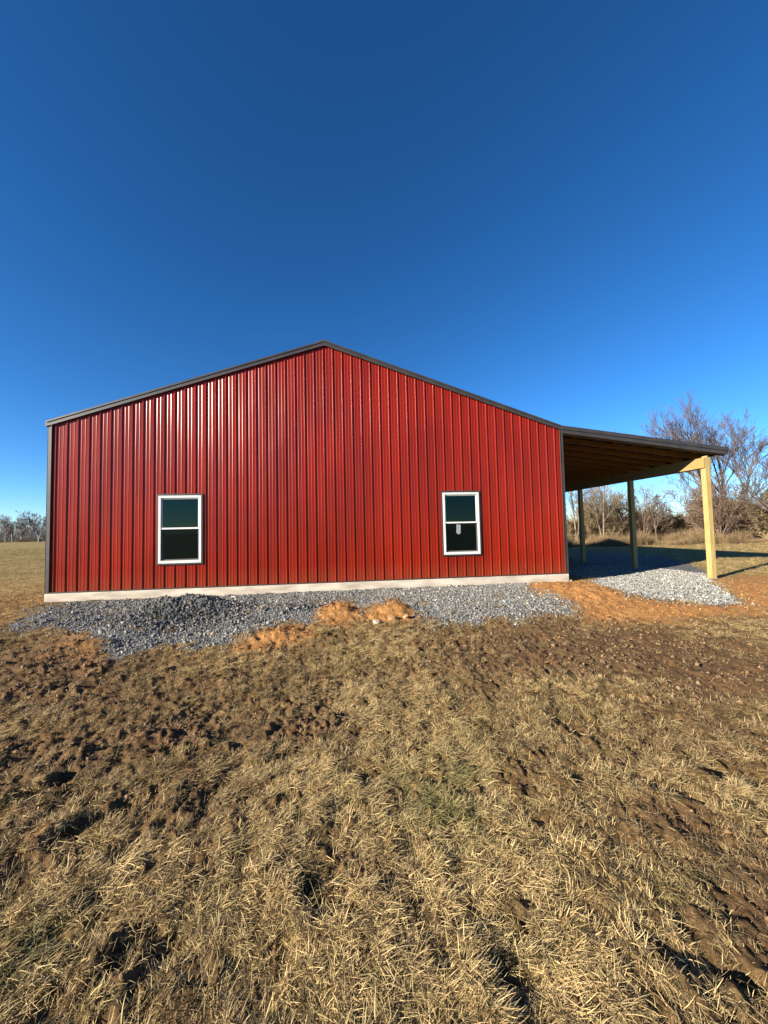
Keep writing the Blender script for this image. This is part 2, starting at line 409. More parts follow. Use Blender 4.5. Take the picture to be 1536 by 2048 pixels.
def height(x, y, lay=None):
    x = np.asarray(x, float); y = np.asarray(y, float)
    g, c, b, s, gr, far = lay if lay is not None else layout(x, y)
    dd = np.hypot(x - CAM[0], y - CAM[1])
    z = -0.185 - 0.20 * smooth(0.2, 5.5, -y) - 0.11 * smooth(11.8, 15.0, x) - 0.10 * smooth(0.3, 6, -x)
    z = z - 0.10 * smooth(0, 12, y) * smooth(-1, -8, x) + 0.35 * smooth(20, 70, dd) * fbm(x * .02, y * .02, 2, 77)
    near = 1 - smooth(10, 22, dd)
    keep = smooth(0.0, 0.6, np.maximum(-y, np.maximum(x - W - .05, -x)))       # leave the slab edge clear
    for hx, hy, sx, sy, h, a in HUMPS:
        z = z + keep * h * np.exp(-((x - hx) / sx) ** 2 - ((y - hy) / sy) ** 2) * (1 + .35 * fbm(x * 3, y * 3, 2, 5))
    turf = (1 - g) * (1 - .6 * c)
    rough = (.35 + .65 * b) * turf * (1 - .6 * smooth(6.5, 9.5, x + .35 * (y + 6))) * (.3 + .8 * smooth(-.25, .25, fbm(x * 1.1, y * 1.1, 2, 65)))
    z = z + near * (.030 * fbm(x * 3.6, y * 1.1, 3, 51) * turf                        # wheel ruts run towards the wall
        + .042 * rough * fbm(x * 4.2, y * 4.2, 3, 61)
        + .050 * rough * np.abs(fbm(x * 12, y * 10, 4, 71))
        + .030 * turf * fbm(x * 9, y * 7, 2, 85) + .024 * turf * fbm(x * 20, y * 16, 2, 81)
        + .045 * c * fbm(x * 7, y * 7, 4, 91) + .035 * g * fbm(x * 4.5, y * 4.5, 4, 95))
    for hx, hy, a, bw, d, ang in HOLES:
        m = (np.abs(x - hx) < .9) & (np.abs(y - hy) < .9)
        if not m.any(): continue
        X = x[m] - hx; Y = y[m] - hy
        u = X * math.cos(ang) + Y * math.sin(ang); v = -X * math.sin(ang) + Y * math.cos(ang)
        w = 1 + .5 * perlin(x[m] * 14, y[m] * 14, 7)
        q = np.sqrt((u / a) ** 2 + (v / bw) ** 2) * w
        X2 = X - SUNH[0] * (a + bw) * .62; Y2 = Y - SUNH[1] * (a + bw) * .62
        u2 = X2 * math.cos(ang) + Y2 * math.sin(ang); v2 = -X2 * math.sin(ang) + Y2 * math.cos(ang)
        q2 = np.sqrt((u2 / (a * .9)) ** 2 + (v2 / (bw * 1.1)) ** 2)
        dz = -.75 * d * (1 - smooth(.35, 1.3, q)) + .22 * d * np.exp(-q2 ** 2) * (1 + .4 * w)
        z[m] = z[m] + dz
    inside = (x > .05) & (x < W - .05) & (y > .05) & (y < LB)
    return np.where(inside, np.minimum(z, -0.25), z)

def build_ground():
    ang = [np.arange(-180, -66, 3.0), np.arange(-66, -54, .6), np.arange(-54, 62, .17), np.arange(62, 72, .6), np.arange(72, 180, 3.0)]
    A = np.radians(np.concatenate(ang)) + YAW
    r = [0.12]
    while r[-1] < 3500:
        q = r[-1]
        k = 1.12 if q < .9 else 1.0068 if q < 4.2 else 1.009 if q < 13 else 1.02 if q < 45 else 1.09
        r.append(q * k)
    r = np.array(r); na, nr = len(A), len(r)
    X = CAM[0] + np.outer(r, np.sin(A)); Y = CAM[1] + np.outer(r, np.cos(A))
    lay = layout(X, Y)
    Z = height(X, Y, lay)
    i, j = np.meshgrid(np.arange(nr - 1), np.arange(na), indexing='ij')
    j2 = (j + 1) % na
    Fq = np.stack([i * na + j, i * na + j2, (i + 1) * na + j2, (i + 1) * na + j], -1).reshape(-1, 4)[:, ::-1]
    V = np.stack([X, Y, Z], -1).reshape(-1, 3)
    me = np_mesh('ground', V, Fq, M_GROUND, True)
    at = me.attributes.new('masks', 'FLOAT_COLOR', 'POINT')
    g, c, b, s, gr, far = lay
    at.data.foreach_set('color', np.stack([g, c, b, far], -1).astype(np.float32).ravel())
    o = new_obj('ground', me)
    o['kind'] = 'structure'
    return o
build_ground()

# ------------------------------------------------------------------ barn
BARN = empty('barn', (W / 2, 0, 0))
OFF = (-W / 2, 0, 0)
tag(BARN, 'red ribbed steel barn with bronze trim and an open lean-to porch', 'barn')
def P(o):                                   # parts are modelled in world coordinates, the barn's origin is mid-gable
    o.location = OFF
    return o
RIDGE_Z, SLOPE = 5.90, 0.336
zr = lambda x: RIDGE_Z - abs(x - W / 2) * SLOPE
LEAN_X, LEAN_SL = 17.05, 0.1155
zl = lambda x: zr(W) - (x - W) * LEAN_SL
P(MB().box((-.03, -.045, -.5), (W + .03, LB + .04, 0.0)).build('foundation_slab', M_CONC, BARN, .012))

PITCH_RIB = 0.2286
def rib_profile(x0, x1, phase=0.0):
    """list of (x, depth) along a panel; depth is how far it stands out"""
    pts = [(x0, 0.0)]
    k = math.floor((x0 - phase) / PITCH_RIB) - 1
    while phase + k * PITCH_RIB < x1 + .1:
        c = phase + k * PITCH_RIB
        for dx, h in ((-.019, 0), (-.008, .0185), (.008, .0185), (.019, 0), (.062, 0), (.0725, .004), (.0795, .004), (.090, 0), (.138, 0), (.1485, .004), (.1555, .004), (.166, 0)):
            pts.append((c + dx, h))
        k += 1
    pts = [q for q in pts if x0 < q[0] < x1]
    def h_at(x):
        u = (x - phase + .03) % PITCH_RIB - .03
        return .0185 * max(0, min(1, (.019 - abs(u)) / .011))
    return [(x0, h_at(x0))] + pts + [(x1, h_at(x1))]

WINX = (2.304, 8.958); WZ0, WW, WH = 0.581, 0.932, 1.545
def gable_panel(x0, x1, top, holes, seed):
    prof = rib_profile(x0, x1, 0.118)
    xs = [q[0] for q in prof]; hs = [q[1] for q in prof]
    for hx0, hx1, _, _ in holes:
        for hx in (hx0, hx1):
            if x0 < hx < x1 and min(abs(hx - q) for q in xs) > 1e-4:
                h = float(np.interp(hx, xs, hs)); k = int(np.searchsorted(xs, hx)); xs.insert(k, hx); hs.insert(k, h)
    mb = MB()
    rng = random.Random(seed)
    off = rng.uniform(-.0012, .0012)
    def oil(x, z): return off + .0024 * math.sin(z * 2.1 + seed * 1.7) * math.sin(x * 9 + seed) + .0014 * math.sin(z * 5.3 + x * 3 + seed)
    for i in range(len(xs) - 1):
        xa, xb = xs[i], xs[i + 1]
        if xb - xa < 1e-6: continue
        xm = (xa + xb) / 2
        spans = [(0.008, None)]
        for hx0, hx1, hz0, hz1 in holes:
            if hx0 < xm < hx1: spans = [(0.008, hz0), (hz1, None)]
        for z0, z1 in spans:
            ta, tb = (top(xa), top(xb)) if z1 is None else (z1, z1)
            n = 12 if z1 is None else 2
            v = []
            for k in range(n + 1):
                t = k / n
                za, zb = z0 + (ta - z0) * t, z0 + (tb - z0) * t
                v += [(xa, -hs[i] + oil(xa, za), za), (xb, -hs[i + 1] + oil(xb, zb), zb)]
            mb.add(v, [(2 * k, 2 * k + 1, 2 * k + 3, 2 * k + 2) for k in range(n)])
    return mb
HOLE = [(x + .02, x + WW - .02, WZ0 + .02, WZ0 + WH - .02) for x in WINX]
PW = 4 * PITCH_RIB
def panels():
    k = 0; x = 0.005
    while x < W - .01:
        x1 = min(x + PW, W - .005)
        hol = [h for h in HOLE if h[1] > x and h[0] < x1]
        P(gable_panel(x, x1, lambda q: zr(q) - .06, hol, k).build('wall_panel', M_RED, BARN))
        # the rear gable carries the same panels turned round
        o = gable_panel(x, x1, lambda q: zr(q) - .06, [], k + 40).build('wall_panel', M_RED, BARN)
        o.location = (W / 2, LB, 0); o.rotation_euler = (0, 0, math.pi)
        x = x1; k += 1
    side = gable_panel(0, PW, lambda q: zr(0) - .06, [], 90).mesh('wall_panel', M_RED)
    for s in range(12):
        for X, rz in ((0, -math.pi / 2), (W, math.pi / 2)):
            o = new_obj('wall_panel', side, BARN)
            y = s * PW
            o.location = (X - W / 2, (y + PW) if X == 0 else y, 0)
            o.rotation_euler = (0, 0, rz)
panels()

def roof():
    # roof sheets, one part per 3 ft panel, ribs running down the slope
    def sheet(xa, za, xb, zb, mat):
        prof = [(q[0] + 0, q[1]) for q in rib_profile(0, PW, .05)]
        mb = MB(); v = []
        for y, h in prof: v += [(xa, y, za + h), (xb, y, zb + h)]
        mb.add(v, [(2 * i, 2 * i + 1, 2 * i + 3, 2 * i + 2) for i in range(len(prof) - 1)])
        return mb.mesh('roof_panel', mat)
    ms = [sheet(W / 2, RIDGE_Z - .03, -.05, zr(-.05) - .03, M_ROOF), sheet(W / 2, RIDGE_Z - .03, W, zr(W) - .03, M_ROOF), sheet(W - .02, zl(W) - .027, LEAN_X, zl(LEAN_X) - .03, M_ROOF)]
    for s in range(12):
        for me in ms:
            o = new_obj('roof_panel', me, BARN); o.location = (-W / 2, s * PW - .0, 0)
    P(MB().extrude([(W/2-.16, RIDGE_Z-.055), (W/2, RIDGE_Z-.004), (W/2+.16, RIDGE_Z-.055), (W/2+.16, RIDGE_Z-.035), (W/2, RIDGE_Z+.018), (W/2-.16, RIDGE_Z-.035)], -.062, LB + .05).build('ridge_cap', M_ROOF, BARN))
    # rake trim along both slopes of the gable: a face with a hemmed lower lip
    def rake(xa, xb, f, drop, y0, y1, name='rake_trim', lift=0.0):
        n = 2
        prof = [(xa, f(xa) - drop + lift), (xb, f(xb) - drop + lift), (xb, f(xb) + lift), (xa, f(xa) + lift)]
        return P(MB().extrude(prof, y0, y1).build(name, M_BRONZE, BARN, .004))
    for yb in (0, LB + .06):
        rake(-.045, W/2 - .001, zr, .125, yb - .052, yb + .0 - .02)
        rake(-.045, W/2 - .001, zr, .045, yb - .066, yb - .053, lift=.004)
        rake(W/2 + .001, W + .0, zr, .125, yb - .052, yb - .02)
        rake(W/2 + .001, W + .0, zr, .045, yb - .066, yb - .053, lift=.004)
        rake(W + .003, LEAN_X, zl, .10, yb - .066, yb - .02)
        rake(W + .003, LEAN_X - .01, zl, .20, yb - .046, yb - .0, 'rake_fascia', lift=-.003)
    # eaves
    P(MB().box((-.075, -.05, zr(-.05) - .13), (-.046, LB + .05, zr(-.05) + .0)).build('eave_trim', M_BRONZE, BARN, .004))
    P(MB().box((LEAN_X + .002, -.066, zl(LEAN_X) - .16), (LEAN_X + .03, LB + .05, zl(LEAN_X) + .0)).build('eave_trim', M_BRONZE, BARN, .004))
    # corner trims: an angle with a raised rib at the inner edge
    for X, s in ((0.0, 1), (W, -1)):
        mb = MB()
        zt = zr(0) - .11
        a, c = sorted((X - s * .030, X + s * .036)); mb.box((a, -.030, .004), (c, -.024, zt))
        a, c = sorted((X + s * .038, X + s * .054)); mb.box((a, -.042, .004), (c, -.022, zt))
        a, c = sorted((X - s * .030, X - s * .025)); mb.box((a, -.0235, .004), (c, .09, zt))
        a, c = sorted((X - s * .036, X - s * .0305)); mb.box((a, -.034, .004), (c, -.014, zt))
        P(mb.build('corner_trim', M_BRONZE, BARN, .003))
    P(MB().box((-.02, -.038, .002), (W + .02, -.026, .028)).build('base_trim', M_BRONZE, BARN))
roof()

def windows():
    for k, x in enumerate(WINX):
        x1, z0, z1 = x + WW, WZ0, WZ0 + WH
        f = MB()
        t = .052
        for a, b in (((x, z0), (x + t, z1)), ((x1 - t, z0), (x1, z1)), ((x + t, z0), (x1 - t, z0 + .062)), ((x + t, z1 - t), (x1 - t, z1))):
            f.box((a[0], -.046, a[1]), (b[0], .03, b[1]))
        win = P(f.build('window', M_VINYL, BARN, .004))
        tr = MB(); q = .034
        for a, b in (((x - q, z0 - q), (x - .001, z1 + q)), ((x1 + .001, z0 - q), (x1 + q, z1 + q)), ((x - .001, z0 - q), (x1 + .001, z0 - .001)), ((x - .001, z1 + .001), (x1 + .001, z1 + q + .012))):
            tr.box((a[0], -.036, a[1]), (b[0], .0, b[1]))
        tr.build('channel_trim', M_BRONZE, win, .003)
        zm = z0 + WH * .515
        for zz0, zz1, y, th in ((zm - .012, z1 - t, -.012, .026), (z0 + .062, zm + .012, -.006, .030)):
            s = MB(); xa, xb = x + t, x1 - t
            yy = y if zz1 > zm + .1 else y - .0
            s.box((xa, yy - .006, zz0), (xa + th, yy + .018, zz1)); s.box((xb - th, yy - .006, zz0), (xb, yy + .018, zz1))
            s.box((xa + th, yy - .006, zz0), (xb - th, yy + .018, zz0 + th)); s.box((xa + th, yy - .006, zz1 - th), (xb - th, yy + .018, zz1))
            s.build('sash', M_VINYL if zz1 < zm + .1 else M_VINYL, win, .002)
            MB().box((xa + th, yy + .008, zz0 + th), (xb - th, yy + .012, zz1 - th)).build('pane', M_GLASS, win)
        MB().box((x + t + .001, -.036, zm - .022), (x1 - t - .001, -.0185, zm + .016)).build('meeting_rail', M_VINYL, win, .003)
        MB().add([(x + t, -.024, z0 + .062), (x1 - t, -.024, z0 + .062), (x1 - t, -.024, zm - .022), (x + t, -.024, zm - .022)], [(0, 1, 2, 3)]).build('screen', M_SCREEN, win)
        if k == 1:
            cx, cz = x + WW * .41, z0 + WH * .405
            MB().extrude([(cx - .055, cz - .085), (cx - .01, cz - .13), (cx + .055, cz - .10), (cx + .06, cz + .11), (cx - .045, cz + .125)], -.0275, -.0255).build('sticker', M_STICK, win)
windows()

POSTS_Y = [0.075, 2.74, 5.46, 8.2, 10.9]
PX = 16.46
def lean_to():
    hz0, hz1 = 2.735, 3.02
    for k, y in enumerate(POSTS_Y):
        mb = MB()
        for j in range(3):                                  # three plies nailed together
            a = PX - .070 + j * .0467
            mb.box((a + .0008, y - .07, -.75), (a + .0459, y + .07, 3.02 + (.05 if j == 1 else 0)))
        o = P(mb.build('post', M_WOOD, BARN, .003))
    for s in (-1, 1):
        a, b = sorted((PX + s * .0712, PX + s * .110))
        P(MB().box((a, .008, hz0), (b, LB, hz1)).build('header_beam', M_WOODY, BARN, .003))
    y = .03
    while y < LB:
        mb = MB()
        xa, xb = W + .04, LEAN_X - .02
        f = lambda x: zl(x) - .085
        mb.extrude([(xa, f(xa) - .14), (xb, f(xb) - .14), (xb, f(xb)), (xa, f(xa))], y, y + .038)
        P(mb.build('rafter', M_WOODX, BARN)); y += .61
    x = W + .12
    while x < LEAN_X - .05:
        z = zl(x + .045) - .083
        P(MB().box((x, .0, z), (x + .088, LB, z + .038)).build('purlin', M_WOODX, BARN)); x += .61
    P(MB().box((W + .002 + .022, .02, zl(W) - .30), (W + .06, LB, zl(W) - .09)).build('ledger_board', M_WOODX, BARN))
lean_to()
# a plain partition keeps the inside dark, as seen through the panes
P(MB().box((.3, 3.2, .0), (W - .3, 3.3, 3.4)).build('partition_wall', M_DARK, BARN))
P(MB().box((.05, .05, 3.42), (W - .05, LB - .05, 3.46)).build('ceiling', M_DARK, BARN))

# ------------------------------------------------------------------ scattered stuff
def proto_collection(name, meshes):
    c = bpy.data.collections.new(name)
    for i, me in enumerate(meshes):
        c.objects.link(bpy.data.objects.new('%s_%02d' % (name, i), me))
    return c

def scatter(name, pts, rot, scl, idx, tint, coll):
    me = bpy.data.meshes.new(name)
    n = len(pts)
    me.vertices.add(n); me.vertices.foreach_set('co', np.ascontiguousarray(pts, np.float32).ravel())
    a = me.attributes.new('rot', 'FLOAT_VECTOR', 'POINT'); a.data.foreach_set('vector', np.ascontiguousarray(rot, np.float32).ravel())
    a = me.attributes.new('scl', 'FLOAT', 'POINT'); a.data.foreach_set('value', np.ascontiguousarray(scl, np.float32))
    a = me.attributes.new('idx', 'INT', 'POINT'); a.data.foreach_set('value', np.ascontiguousarray(idx, np.int32))
    a = me.attributes.new('tint', 'FLOAT_COLOR', 'POINT')
    a.data.foreach_set('color', np.concatenate([tint, np.ones((n, 1))], 1).astype(np.float32).ravel())
    o = new_obj(name, me)
    o['kind'] = 'stuff'
    ng = bpy.data.node_groups.new(name + '_scatter', 'GeometryNodeTree')
    ng.interface.new_socket('Geometry', in_out='INPUT', socket_type='NodeSocketGeometry')
    ng.interface.new_socket('Geometry', in_out='OUTPUT', socket_type='NodeSocketGeometry')
    N = ng.nodes; L = ng.links
    gi = N.new('NodeGroupInput'); go = N.new('NodeGroupOutput')
    ci = N.new('GeometryNodeCollectionInfo'); ci.inputs['Collection'].default_value = coll
    ci.inputs['Separate Children'].default_value = True; ci.inputs['Reset Children'].default_value = True
    ip = N.new('GeometryNodeInstanceOnPoints'); ip.inputs['Pick Instance'].default_value = True
    def attr(nm, ty):
        q = N.new('GeometryNodeInputNamedAttribute'); q.data_type = ty; q.inputs['Name'].default_value = nm
        return q.outputs['Attribute']
    er = N.new('FunctionNodeEulerToRotation')
    L.new(attr('rot', 'FLOAT_VECTOR'), er.inputs[0])
    L.new(gi.outputs[0], ip.inputs['Points']); L.new(ci.outputs[0], ip.inputs['Instance'])
    L.new(attr('idx', 'INT'), ip.inputs['Instance Index']); L.new(er.outputs[0], ip.inputs['Rotation'])
    L.new(attr('scl', 'FLOAT'), ip.inputs['Scale']); L.new(ip.outputs[0], go.inputs[0])
    md = o.modifiers.new('scatter', 'NODES'); md.node_group = ng
    return o

def blade_clump(seed, n, foot, lmin, lmax, wmin, wmax, tmin, tmax, comb, segs=3):
    """n curved blades; tilt from upright between tmin and tmax (rad); comb = spread of the lay direction"""
    g = np.random.default_rng(seed)
    V = []; Fq = []; S = []
    for k in range(n):
        bx, by = g.normal(0, foot, 2)
        L = g.uniform(lmin, lmax); w = g.uniform(wmin, wmax) * .5
        az = g.normal(0, comb); t0 = g.uniform(tmin, tmax); bend = g.uniform(.1, 1.2) * (1 if g.random() < .7 else -.6)
        d = np.array([math.sin(az), math.cos(az), 0]); side = np.array([math.cos(az), -math.sin(az), 0])
        tw = g.uniform(-.7, .7); side = side * math.cos(tw) + np.array([0, 0, 1]) * math.sin(tw)
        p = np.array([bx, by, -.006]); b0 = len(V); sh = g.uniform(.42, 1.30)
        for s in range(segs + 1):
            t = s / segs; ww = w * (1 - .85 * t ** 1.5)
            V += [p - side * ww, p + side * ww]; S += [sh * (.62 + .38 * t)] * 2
            a = min(t0 + bend * t, 1.75); st = L / segs
            p = p + (d * math.sin(a) + np.array([0, 0, 1]) * math.cos(a)) * st
            if p[2] < .002: p[2] = .002
        for s in range(segs): Fq.append((b0 + 2*s, b0 + 2*s + 1, b0 + 2*s + 3, b0 + 2*s + 2))
    me = np_mesh('grass_clump', np.array(V), np.array(Fq), M_GRASS, True)
    at = me.attributes.new('shade', 'FLOAT_COLOR', 'POINT')
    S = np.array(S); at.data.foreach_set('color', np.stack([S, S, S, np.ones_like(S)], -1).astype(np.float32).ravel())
    return me

def stone_mesh(seed, flat=.75, sub=1):
    g = np.random.default_rng(seed)
    import bmesh
    bm = bmesh.new(); bmesh.ops.create_icosphere(bm, subdivisions=sub, radius=1.0)
    ax = np.array([1, g.uniform(.65, .95), g.uniform(flat - .2, flat)])
    pl = [(v / np.linalg.norm(v), g.uniform(.55, .85)) for v in g.normal(0, 1, (7, 3))]
    for v in bm.verts:
        c = np.array(v.co)
        for nrm, d in pl:
            e = c @ nrm - d
            if e > 0: c = c - nrm * e
        v.co = Vector(c * ax * g.uniform(.93, 1.07))
    me = bpy.data.meshes.new('stone'); bm.to_mesh(me); bm.free()
    me.materials.append(M_STONE)
    return me

TUFTS = [blade_clump(10 + i, 30, .015, .022, .070, .0028, .0050, .40, 1.3, 3.0) for i in range(4)]
MATS = [blade_clump(30 + i, 32, .030, .030, (.08, .10, .12, .15, .095)[i], .0020, .0046, 1.0, 1.55, .7, 4) for i in range(5)]
MESS = [blade_clump(50 + i, 30, .026, .018, (.07, .08, .10, .13, .06)[i], .0020, .0046, .65, 1.55, 3.0, 4) for i in range(5)]
STUB = [blade_clump(70 + i, 26, .040, .015, .05, .0022, .0036, .2, 1.3, 3.0, 2) for i in range(3)]
GRASS = proto_collection('grass_clump', TUFTS + MATS + MESS + STUB)
STRAWC = np.array([.85, .62, .275]); TANC = np.array([.56, .40, .21]); GREYC = np.array([.38, .30, .19]); BRNC = np.array([.29, .18, .085]); GRNC = np.array([.20, .215, .065])

def polar_points(g, n, r0, r1, power, amin, amax):
    u = g.random(n); e = 2 - power
    r = (r0 ** e + u * (r1 ** e - r0 ** e)) ** (1 / e)
    a = np.radians(g.uniform(amin, amax, n)) + YAW
    return CAM[0] + r * np.sin(a), CAM[1] + r * np.cos(a), r

def outside_barn(x, y, m=.06):
    return ~((x > -m) & (x < W + m) & (y > -m) & (y < LB + m))

def grass_near():
    g = np.random.default_rng(5)
    x, y, r = polar_points(g, 92000, .75, 13.5, 1.25, -66, 68)
    k = outside_barn(x, y); x, y, r = x[k], y[k], r[k]
    G, C, B, S, GR, far = layout(x, y)
    dens = np.clip(1 - .82 * B + .3 * S, .15, 1) * (1 - smooth(.15, .6, G)) * (1 - .93 * smooth(.25, .7, C))
    patch = smooth(-.16, .10, fbm(x * 9, y * 7, 3, 131)) * smooth(-.5, -.1, fbm(x * 2.6, y * 1.6, 2, 133))
    dens = dens * (.06 + .94 * patch)
    for hx, hy, a, bw, d, ang in HOLES:
        q = np.hypot((x - hx), (y - hy)) / (.5 * (a + bw)); dens = dens * (.3 + .7 * smooth(.4, .8, q))
    k = g.random(len(x)) < dens
    x, y, r, B, S, GR, C = x[k], y[k], r[k], B[k], S[k], GR[k], C[k]
    n = len(x); z = height(x, y)
    u = g.random(n)
    u = np.where(g.random(n) < .7 * B, .7 + .3 * g.random(n), u)
    kind = np.where(u < .08 + .10 * S, 0, np.where(u < .62 + .1 * S - .2 * B, 1, np.where(u < .88, 2, 3)))
    idx = np.where(kind == 0, g.integers(0, 4, n), np.where(kind == 1, 4 + g.integers(0, 5, n), np.where(kind == 2, 9 + g.integers(0, 5, n), 14 + g.integers(0, 3, n))))
    lay = 2.2 * fbm(x * .9, y * .5, 2, 141) + np.where(x > 7.4, 2.6, -2.4) + g.normal(0, .35, n)
    rz = np.where(kind == 1, lay, g.uniform(0, 6.28, n))
    rot = np.stack([g.normal(0, .16, n), g.normal(0, .16, n), rz], -1)
    n1 = fbm(x * 1.7, y * 1.2, 3, 151); n2 = fbm(x * 7, y * 5, 2, 161)
    w = np.clip(.70 + .5 * S + .6 * n1 + .7 * n2 - .45 * B + g.normal(0, .16, n), 0, 1)[:, None]
    t = BRNC * (1 - w) + STRAWC * w
    q = np.clip(.35 + n2 + g.normal(0, .25, n), 0, 1)[:, None]; t = t * (1 - .45 * q) + (GREYC * .45 + TANC * .55) * .45 * q
    gr = (np.clip(GR * (.5 + .9 * g.random(n)), 0, 1) * .8)[:, None]; t = t * (1 - gr) + GRNC * gr
    t = t * g.uniform(.8, 1.15, (n, 1))
    scl = g.uniform(.6, 1.05, n) * (1 - .25 * B) * (1 + .018 * np.minimum(r, 12))
    o = scatter('grass', np.stack([x, y, z], -1), rot, scl, idx, t, GRASS)
    tag(o, 'trampled dead straw-coloured grass covering the ground in front of the barn', 'grass')
    return n
print('grass near', grass_near())

def grass_far():
    g = np.random.default_rng(6)
    x, y, r = polar_points(g, 52000, 11, 75, 1.35, -56, 60)
    k = outside_barn(x, y, .3) & ~((x > W) & (x < 17) & (y > 0) & (y < LB)); x, y, r = x[k], y[k], r[k]
    # keep what the barn does not hide
    a = np.degrees(np.arctan2(x - CAM[0], y - CAM[1]))
    k = (a < -33) | (a > 31) | (y < 0); x, y, r = x[k], y[k], r[k]
    G, C, B, S, GR, far = layout(x, y)
    k = g.random(len(x)) < (1 - G) * (1 - .95 * smooth(.2, .6, C)) * (1 - .5 * B)
    x, y, r, GR = x[k], y[k], r[k], GR[k]; n = len(x)
    z = height(x, y)
    n1 = fbm(x * .25, y * .6, 3, 171)
    w = np.clip(.55 + .6 * n1 + g.normal(0, .15, n), 0, 1)[:, None]
    t = (BRNC * 1.2) * (1 - w) + STRAWC * .9 * w
    gr = np.clip(smooth(-.1, .4, fbm(x * .12, y * .3, 2, 181)) * .5, 0, 1)[:, None] * np.where(x < 4, 1, .15)[:, None]
    t = t * (1 - gr) + GRNC * 1.1 * gr
    o = scatter('grass', np.stack([x, y, z], -1), np.stack([g.normal(0, .1, n), g.normal(0, .1, n), g.uniform(0, 6.28, n)], -1),
                g.uniform(.8, 1.3, n) * (1 + .022 * r), g.integers(0, 14, n), t, GRASS)
    tag(o, 'short winter pasture grass stretching away beside and behind the barn', 'grass')
grass_far()

STONES = proto_collection('stone', [stone_mesh(200 + i) for i in range(7)])
def stones():
    g = np.random.default_rng(8)
    # crushed limestone: candidates over the two beds, kept where the layout has gravel
    def bed(x0, x1, y0, y1, n, name, label, big):
        x = g.uniform(x0, x1, n); y = g.uniform(y0, y1, n)
        k = outside_barn(x, y, .05); x, y = x[k], y[k]
        lay = layout(x, y); G = lay[0]
        k = g.random(len(x)) < np.clip(G * 1.1, 0, 1) + .05 * smooth(.02, .3, G); x, y = x[k], y[k]
        n = len(x)
        far_roll = (g.random(n) < .12) * g.random(n)
        x = x + g.normal(0, .03, n) + far_roll * g.normal(0, .25, n); y = y + g.normal(0, .04, n) - far_roll * np.abs(g.normal(0, .35, n))
        y = np.where((x < W + .1) & (y > -.07), -.07, y)
        heap = np.zeros(n)
        if big:
            p = on_plane(350, 1232, -.2); heap = np.exp(-((x - p[0]) / 1.15) ** 2 - ((y - p[1]) / .6) ** 2)
            p = on_plane(580, 1222, -.25); heap = np.maximum(heap, .55 * np.exp(-((x - p[0]) / .8) ** 2 - ((y - p[1]) / .4) ** 2))
        s = g.lognormal(math.log(.0085), .50, n) * (1 + 1.6 * heap * g.random(n) ** .6)
        s = np.clip(s, .004, .045)
        z = height(x, y) + s * .25
        v = g.lognormal(-.08, .38, n)[:, None] * (1 - .66 * heap[:, None])
        hue = g.random(n)[:, None]
        t = (np.array([.24, .225, .19]) * (1 - hue) + np.array([.178, .178, .17]) * hue) * v * (1.0 if big else 1.35)
        warm = (g.random(n) < .06)[:, None]; t = np.where(warm, np.array([.30, .22, .14]) * v, t)
        o = scatter(name, np.stack([x, y, z], -1), g.uniform(0, 6.28, (n, 3)), s, g.integers(0, 7, n), t, STONES)
        tag(o, label, 'gravel'); print(name, n)
    bed(-1.5, 12.3, -3.6, 0, 125000, 'gravel', 'grey crushed gravel heaped along the concrete slab below the gable', True)
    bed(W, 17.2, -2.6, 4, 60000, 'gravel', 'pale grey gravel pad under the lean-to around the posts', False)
    # soil and clay crumbs
    x, y, r = polar_points(g, 130000, .8, 13, 1.1, -60, 62)
    k = outside_barn(x, y, .05); x, y, r = x[k], y[k], r[k]
    G, C, B, S, GR, far = layout(x, y)
    k = g.random(len(x)) < np.clip(.05 + .75 * B * smooth(-.25, .3, fbm(x * 3, y * 3, 2, 191)) + .32 * C, 0, 1) * (1 - smooth(.3, .8, G))
    x, y, r, B, C = x[k], y[k], r[k], B[k], C[k]; n = len(x)
    s = np.clip(g.lognormal(math.log(.010), .55, n), .003, .035) * (.35 + .11 * np.minimum(r, 9)) * (1 - .3 * C)
    z = height(x, y) + s * .15
    c = C[:, None]
    t = np.array([.15, .092, .046]) * (1 - c) + np.array([.30, .140, .048]) * c
    t = t * g.lognormal(-.05, .35, (n, 1))
    o = scatter('soil_crumbs', np.stack([x, y, z], -1), g.uniform(0, 6.28, (n, 3)), s, g.integers(0, 7, n), t, STONES)
    tag(o, 'loose brown soil and orange clay crumbs lying on the bare ground', 'soil'); print('soil', n)
stones()

def lump(name, px, py, size, colors, label, cat, seed, flat=.7, ang=0):
    p = on_plane(px, py, -.28)
    me = stone_mesh(seed, flat, 2); me.materials.clear(); me.materials.append(mat_noise(name + '_%d' % seed, *colors, 14, rough=.9, bump=.5, bscale=30, spec=.15))
    o = new_obj(name, me); zz = float(height(np.array([p[0]]), np.array([p[1]]))[0])
    o.location = (p[0], p[1], zz + size * .18); o.scale = (size,) * 3; o.rotation_euler = (0.1, .05, ang)
    tag(o, label, cat)
lump('stone', 467, 1204, .055, ((.50, .46, .38), (.62, .58, .50)), 'small pale stone on the gravel just below the slab, right of the dark heap', 'stone', 301)
lump('stone', 752, 1246, .08, ((.48, .36, .26), (.60, .47, .36)), 'light tan stone between the two orange clay mounds', 'stone', 302, .55, .4)
lump('clay_lump', 786, 1240, .11, ((.36, .17, .07), (.46, .25, .12)), 'flat orange clay lump at the foot of the clay mound nearest the middle', 'clay lump', 303, .5, .2)
lump('clay_lump', 812, 1238, .075, ((.42, .22, .10), (.52, .30, .15)), 'smaller orange clay lump at the gravel side of the middle clay mound', 'clay lump', 304, .6, 1.0)

